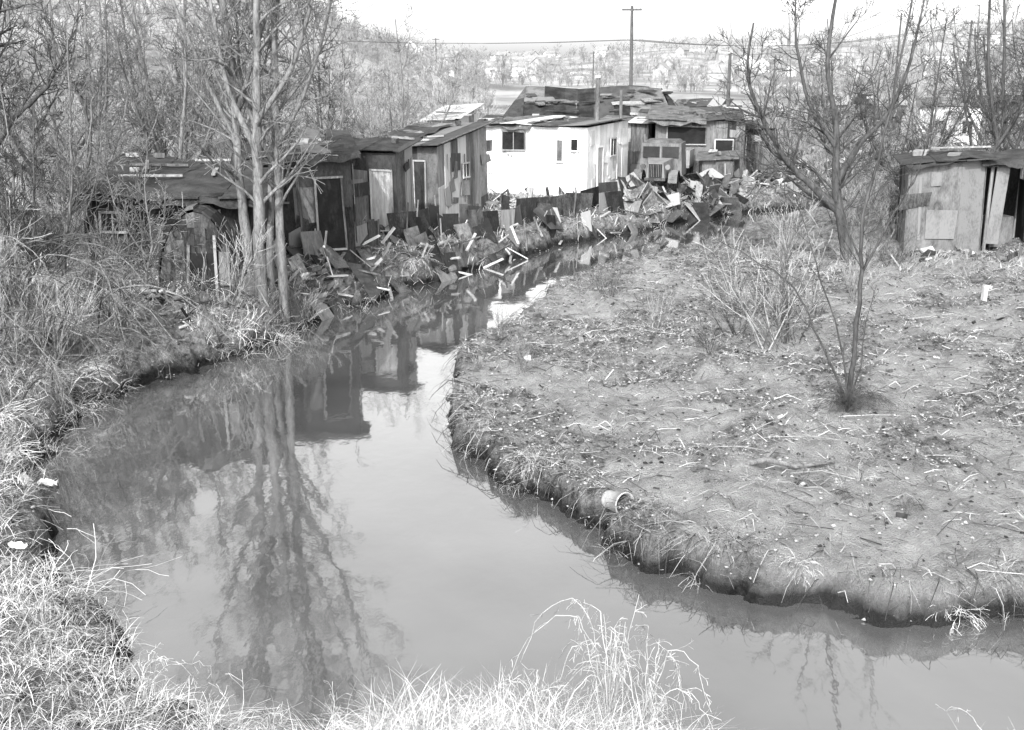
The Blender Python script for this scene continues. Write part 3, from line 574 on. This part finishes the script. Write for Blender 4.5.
# ---------------------------------------------------------------- grass
def blades(name,x,y,z,Ln,wd,lean,droop,m,az=None):
    n=len(x); az=nr.uniform(0,2*np.pi,n) if az is None else az
    S=np.array([0,.35,.7,1.0]); dx=np.cos(az);dy=np.sin(az)
    hor=Ln[:,None]*(lean[:,None]*S+droop[:,None]*.6*S**2); ver=Ln[:,None]*(S*np.sqrt(np.clip(1-lean[:,None]**2,.05,1))-droop[:,None]*.75*S**2)
    bend=nr.normal(0,.18,n)[:,None]*Ln[:,None]*S**2
    cx=x[:,None]+dx[:,None]*hor-dy[:,None]*bend;cy=y[:,None]+dy[:,None]*hor+dx[:,None]*bend;cz=z[:,None]+np.maximum(ver,-.3)
    pa=nr.uniform(0,np.pi,n); px=np.cos(pa)[:,None];py=np.sin(pa)[:,None]; W=wd[:,None]*np.array([1,.85,.6,.15])*.5
    A=np.stack([cx-px*W,cy-py*W,cz],-1);B=np.stack([cx+px*W,cy+py*W,cz],-1)
    V=np.stack([A,B],2).reshape(-1,3); b=(np.arange(n)*8)[:,None]
    F=np.concatenate([np.stack([b+2*k,b+2*k+1,b+2*k+3,b+2*k+2],-1) for k in range(3)],1).reshape(-1,4)
    return obj(name,mesh_np(name,V,F),m=m)
def scatter(n,xr,yr,cond,clump=0,cs=.12):
    if clump: 
        cx=nr.uniform(*xr,n//clump);cy=nr.uniform(*yr,n//clump)
        x=(cx[:,None]+nr.normal(0,cs,(n//clump,clump))).ravel();y=(cy[:,None]+nr.normal(0,cs,(n//clump,clump))).ravel()
    else: x=nr.uniform(*xr,n);y=nr.uniform(*yr,n)
    z,sd,rs=terrain(x,y); k=cond(x,y,z,sd,rs); return x[k],y[k],z[k],sd[k]
def U(a,b,n): return nr.uniform(a,b,n)
x,y,z,s=scatter(120000,(-8,8),(3.0,11.0),lambda x,y,z,sd,rs:(~rs)&(sd>-.05)&(sd<7),clump=10,cs=.12)
n=len(x); blades('bank_grass',x,y,z-.02,U(.08,.42,n)*(.5+nr.random(n)**2),U(.003,.007,n),U(.2,.98,n),U(.2,1.2,n),M['grass'])
x,y,z,s=scatter(20000,(-1.7,5.4),(7.3,9.6),lambda x,y,z,sd,rs:(~rs)&(sd>-.05)&((x<1.6)|(x>3.6)),clump=50,cs=.15)
n=len(x); blades('tall_bank_grass',x,y,z-.02,U(.2,.8,n),U(.003,.006,n),U(.1,.95,n),U(.3,1.4,n),M['grass'])
x,y,z,s=scatter(130000,(-15,-4),(9.5,27),lambda x,y,z,sd,rs:(~rs)&(sd>0)&(fbm(x*.7,y*.7,51,3)>-.12),clump=12,cs=.12)
n=len(x); blades('slope_grass',x,y,z-.02,U(.1,.42,n),U(.005,.010,n),U(.2,.98,n),U(.1,1.1,n),M['grass'])
x,y,z,s=scatter(120000,(-2,16),(11,34),lambda x,y,z,sd,rs:rs&(sd>.2)&(nr.random(len(x))>sandf(x,y,rs,sd)*.985)&(fbm(x*1.1,y*1.1,61,3)>.02),clump=14,cs=.09)
n=len(x); blades('meadow_grass',x,y,z-.01,U(.04,.22,n),U(.004,.009,n),U(.6,.99,n),U(.1,1.0,n),M['grass'])
x,y,z,s=scatter(200000,(-2.2,10),(10.8,40),lambda x,y,z,sd,rs:rs&(sd>-.02)&(sd<.5)&(fbm(x*1.6,y*1.6,71,2)>-.02),clump=12,cs=.07)
n=len(x); blades('bank_edge_weeds',x,y,z-.01,U(.1,.38,n),U(.005,.012,n),U(.3,.95,n),U(.7,1.7,n),M['grassd'])
x,y,z,s=scatter(130000,(-24,14),(24,62),lambda x,y,z,sd,rs:(~rs)&(sd>0)&(fbm(x*.4,y*.4,81,3)>-.2),clump=12,cs=.18)
n=len(x); blades('yard_weeds',x,y,z-.02,U(.12,.5,n),U(.01,.022,n),U(.1,.9,n),U(.1,.9,n),M['grass'])
x,y,z,s=scatter(60000,(8,60),(28,90),lambda x,y,z,sd,rs:(sd>0)&(fbm(x*.3,y*.3,91,3)>-.1),clump=12,cs=.25)
n=len(x); blades('field_grass',x,y,z-.02,U(.15,.45,n),U(.015,.03,n),U(.1,.9,n),U(.1,.9,n),M['grassd'])
def clods(name,x,y,z,s,m):
    n=len(x); base=np.array([(1,0,0),(0,1,0),(-1,0,0),(0,-1,0),(0,0,1),(0,0,-1)],float)
    P=base[None]*(s[:,None,None]*nr.uniform(.4,1.2,(n,6,1))*np.array([1,1,.5])); a=nr.uniform(0,6.28,n); c=np.cos(a)[:,None];s_=np.sin(a)[:,None]
    Q=np.stack([P[...,0]*c-P[...,1]*s_+x[:,None],P[...,0]*s_+P[...,1]*c+y[:,None],P[...,2]+z[:,None]+s[:,None]*.25],-1).reshape(-1,3)
    f=np.array([(0,1,4),(1,2,4),(2,3,4),(3,0,4),(1,0,5),(2,1,5),(3,2,5),(0,3,5)]); F=(f[None]+(np.arange(n)*6)[:,None,None]).reshape(-1,3)
    obj(name,mesh_np(name,Q,F),m=m)
x,y,z,s=scatter(90000,(-2,16),(11,36),lambda x,y,z,sd,rs:rs&(sd>0)&(nr.random(len(x))<.25+.75*(1-sandf(x,y,rs,sd))))
clods('clods_and_leaves',x,y,z,.008+.045*nr.random(len(x))**3,M['clod'])
x,y,z,s=scatter(26000,(-14,4),(8,50),lambda x,y,z,sd,rs:(~rs)&(sd>0))
clods('litter',x,y,z,nr.uniform(.01,.05,len(x)),M['clod'])
mb=MB()
for (xr,yr,n) in (((-1,14),(11.5,34),5200),((-13,-4),(10,26),1100),((-8,6),(26,46),500)):
    xx=nr.uniform(*xr,n);yy=nr.uniform(*yr,n);zz,sd,_=terrain(xx,yy)
    for a,b,c,d in zip(xx,yy,zz,sd):
        if d<.05: continue
        t=rng.uniform(0,6.28);l=rng.uniform(.08,.45)*(1 if rng.random()<.88 else 2.8); r=rng.uniform(.003,.009)
        mb.tube([(a,b,c+.02),(a+math.cos(t)*l*.5+rng.uniform(-.05,.05),b+math.sin(t)*l*.5,c+.02+rng.uniform(0,.1)),(a+math.cos(t)*l,b+math.sin(t)*l,c+rng.uniform(0,.08))],[r,r*.8,r*.4],rng.choice(['twig','barkd','bark','woodl']),3,cap=False)
mb.obj('fallen_twigs')
def weed(name,x,y,stems,h,droop,k='bark'):
    mb=MB(); z=gz(x,y)
    for i in range(stems):
        a=rng.uniform(0,6.28);l=h*rng.uniform(.5,1); sp=rng.uniform(.05,.35)*droop
        c,s=math.cos(a),math.sin(a)
        limb(mb,[(0,0,-.05),(c*sp*.3,s*sp*.3,l*.5),(c*sp,s*sp,l*.95),(c*sp*2.2,s*sp*2.2,l*.85),(c*sp*3,s*sp*3,l*.45)] if rng.random()<droop*.6 else [(0,0,-.05),(c*sp*.3,s*sp*.3,l*.4),(c*sp*.8,s*sp*.8,l)],.006,.0025,k,8,1,(2,2),.002,.2,up=-.15,t0=.35)
    mb.obj(name,(x,y,z))
for x,y,st,h,dr in ((.85,8.5,20,1.35,1),(1.15,8.3,16,1.05,1),(-1.6,8.7,3,.95,.2),(-2.6,8.4,3,.7,.2),(-.6,8.6,8,.5,.6),(-2.0,8.3,8,.5,.6),(4.0,7.8,12,.6,1),(-3.4,9.0,6,.6,.7),(.2,8.4,10,.6,1),(-4.8,10.2,6,.6,.7)):
    weed('dry_weed',x,y,st,h,dr,'woodl')
weed('root_tangle',5.6,17.5,70,.42,1,'barkd')
mb=MB(); n=16
R=Matrix.Rotation(rad(35),3,'Z')@Matrix.Rotation(rad(84),3,'X')
def ring(r,z): return [R@Vector((math.cos(2*math.pi*i/n)*r,math.sin(2*math.pi*i/n)*r,z)) for i in range(n)]
prof=[(.001,0),(.12,0),(.125,.02),(.155,.34),(.165,.34),(.165,.36),(.15,.36),(.115,.03),(.001,.03)]
i0=mb.mi('tin'); 
for r,zz_ in prof: mb.v+= [tuple(q) for q in ring(r,zz_)]
for j in range(len(prof)-1):
    for t in range(n): u=(t+1)%n; mb.f.append((j*n+t,j*n+u,(j+1)*n+u,(j+1)*n+t)); mb.m.append(i0)
mb.obj('tin_bucket',(1.3,13.9,gz(1.3,13.8)+.11),smooth=True)
def rag(x,y,s):
    g=7; V=[];F=[]; a0=rng.uniform(0,6)
    for i in range(g):
        for j in range(g):
            u=(i/(g-1)-.5)*s;v=(j/(g-1)-.5)*s*.7; V.append((u*math.cos(a0)-v*math.sin(a0)+rng.uniform(-.1,.1)*s*.5,u*math.sin(a0)+v*math.cos(a0),.05+rng.uniform(0,.3)*s+.1*s*math.sin(u*20)))
    for i in range(g-1):
        for j in range(g-1): F.append((i*g+j,i*g+j+1,(i+1)*g+j+1,(i+1)*g+j))
    me=bpy.data.meshes.new('pale_rag'); me.from_pydata(V,[],F); me.polygons.foreach_set('use_smooth',[True]*len(F)); obj('pale_rag',me,(x,y,gz(x,y)+.12),m=M['cloth'])
for x,y,s in ((-7.1,14.9,.34),(-6.9,15.3,.26),(-7.4,14.7,.2),(-5.9,12.1,.2),(-7.0,15.9,.2),(9.5,22,.14),(8,20,.12)): rag(x,y,s)
mb=MB(); mb.box((0,0,.15),(.1,.1,.42),'woodl',.3,.05); mb.box((.05,0,.33),(.22,.08,.07),'woodl',.3,.1,.2); mb.obj('wooden_stake',(11.3,25.8,gz(11.3,25.8)))
mb=MB(); mb.tube([(0,0,0),(.5,.1,.08),(.9,-.05,.03),(1.5,.15,.02)],[.04,.045,.035,.015],'bark',8); mb.tube([(.5,.1,.08),(.7,.3,.2),(.8,.5,.12)],[.03,.02,.01],'bark',6); mb.obj('driftwood',(3.1,14.6,gz(3.6,14.7)+.05),smooth=True)
# ---------------------------------------------------------------- poles and wires
def pole(x,y,h,r,arm=True,lean=0):
    mb=MB(); mb.tube([(0,0,-.5),(lean,0,h)],[r,r*.7],'pole',10)
    if arm:
        mb.box((lean,0,h-.35),(1.9,.14,.16),'pole')
        for q in (-.85,-.4,.4,.85): mb.tube([(lean+q,0,h-.28),(lean+q,0,h-.05)],.05,'tin',6)
    mb.obj('utility_pole',(x,y,gz(x,y))); return Vector((x+lean,y,gz(x,y)+h))
p1=pole(11.6,110,10.9,.2,lean=-.15); p2=pole(10.9,57,5.9,.11,False); p3=pole(20.2,60,8,.06,False,.1)
p4=pole(-75,150,9,.2); p5=pole(60,150,10,.2); p6=pole(75,160,10,.2)
for x,y in ((60,260),(95,300),(20,280),(-20,300),(135,330)): pole(x,y,9,.2)
def wires(a,b,offs,sag,r=.02):
    mb=MB()
    for o in offs:
        pts=[]
        for i in range(13):
            t=i/12; q=a.lerp(b,t); pts.append((q.x+o,q.y,q.z-.1-sag*4*t*(1-t)))
        mb.tube(pts,r,'wire',3,cap=False)
    mb.obj('overhead_wires')
p1.z-=3; wires(p1,p4,(-.8,.8),2.5,.025); wires(p1,p5,(-.8,-.4,.4,.8),1.6,.025); wires(p2,p3,(0,),.5,.015); wires(p5,p6,(-1,1),.5)
# ---------------------------------------------------------------- distant houses
def fhouse(x,y,w,d,h,yaw):
    mb=MB(); wl=rng.choice(['fhouse','fhouse','fhouse2','fhouse2']); mb.box((0,0,h/2-.5),(w,d,h+1),wl)
    for s in (-1,1): mb.hexa([(-w/2-.3,s*(d/2+.3),h-.1),(w/2+.3,s*(d/2+.3),h-.1),(w/2+.3,0,h+d*.4),(-w/2-.3,0,h+d*.4),(-w/2-.3,s*(d/2+.3),h+.1),(w/2+.3,s*(d/2+.3),h+.1),(w/2+.3,0,h+d*.4+.2),(-w/2-.3,0,h+d*.4+.2)],'froof')
    for s in (-1,1):
        mb.hexa([(s*w/2,-d/2,h),(s*w/2,d/2,h),(s*w/2*.98,d/2,h),(s*w/2*.98,-d/2,h),(s*w/2,-.05,h+d*.37),(s*w/2,.05,h+d*.37),(s*w/2*.98,.05,h+d*.37),(s*w/2*.98,-.05,h+d*.37)],wl)
    for q in (-.3,0,.3): mb.box((q*w,-d/2-.02,h*.55),(w*.1,.06,h*.25),'froof')
    mb.box((w*.2,.3,h+d*.4+.3),(.8,.8,1.6),'froof'); mb.obj('distant_house',(x,y,gz(x,y)),yaw)
for i in range(56):
    y=rng.uniform(400,760); a=rng.uniform(-.12,.5); 
    if i<18: a=rng.uniform(-.1,.02)
    if 18<=i<34: a=rng.uniform(.12,.28)
    fhouse(a*y,y,rng.uniform(5,12),rng.uniform(4,7),rng.uniform(2,4),rng.uniform(-1.5,1.5))
for a,y in ((-.22,240),(-.3,260),(-.27,250),(-.35,290),(.38,250),(.35,270),(.42,290),(-.4,300)): fhouse(a*y,y,8,6,3.5,rng.uniform(-.8,.8))
# ---------------------------------------------------------------- light
sun_el=rad(38); sd_=Vector((-.26,-.96,0)).normalized()*math.cos(sun_el)+Vector((0,0,math.sin(sun_el)))
sl=bpy.data.lights.new('sun','SUN'); sl.energy=5; sl.angle=rad(.5); sl.color=(1,1,1); so=bpy.data.objects.new('sun',sl); COL.objects.link(so)
so.rotation_euler=sd_.to_track_quat('Z','Y').to_euler()
w=bpy.data.worlds.new('World'); scene.world=w; w.use_nodes=True; nt=w.node_tree; nt.nodes.clear(); N=nt.nodes;L=nt.links
out=N.new('ShaderNodeOutputWorld'); bg=N.new('ShaderNodeBackground'); sky=N.new('ShaderNodeTexSky'); sky.sky_type='NISHITA'; sky.sun_disc=False
sky.sun_elevation=sun_el; sky.sun_rotation=math.atan2(sd_.x,sd_.y); sky.dust_density=3; sky.air_density=1.2
bw=N.new('ShaderNodeRGBToBW'); L.new(sky.outputs[0],bw.inputs[0])
h=N.new('ShaderNodeMath'); h.operation='MULTIPLY_ADD'; h.inputs[1].default_value=3.4; h.inputs[2].default_value=1.5   # pale haze over the clear-sky model
L.new(bw.outputs[0],h.inputs[0]); L.new(h.outputs[0],bg.inputs[0]); bg.inputs[1].default_value=.13; L.new(bg.outputs[0],out.inputs[0])
# ---------------------------------------------------------------- camera
cd=bpy.data.cameras.new('camera'); cam=bpy.data.objects.new('camera',cd); COL.objects.link(cam); scene.camera=cam
cam.location=(0,0,6); cam.rotation_euler=(rad(75),0,0); cd.sensor_width=36; cd.lens=1098/1024*36; cd.clip_end=3000; cd.clip_start=.1
print('objects',len(bpy.data.objects),'ground cam',gz(0,0))
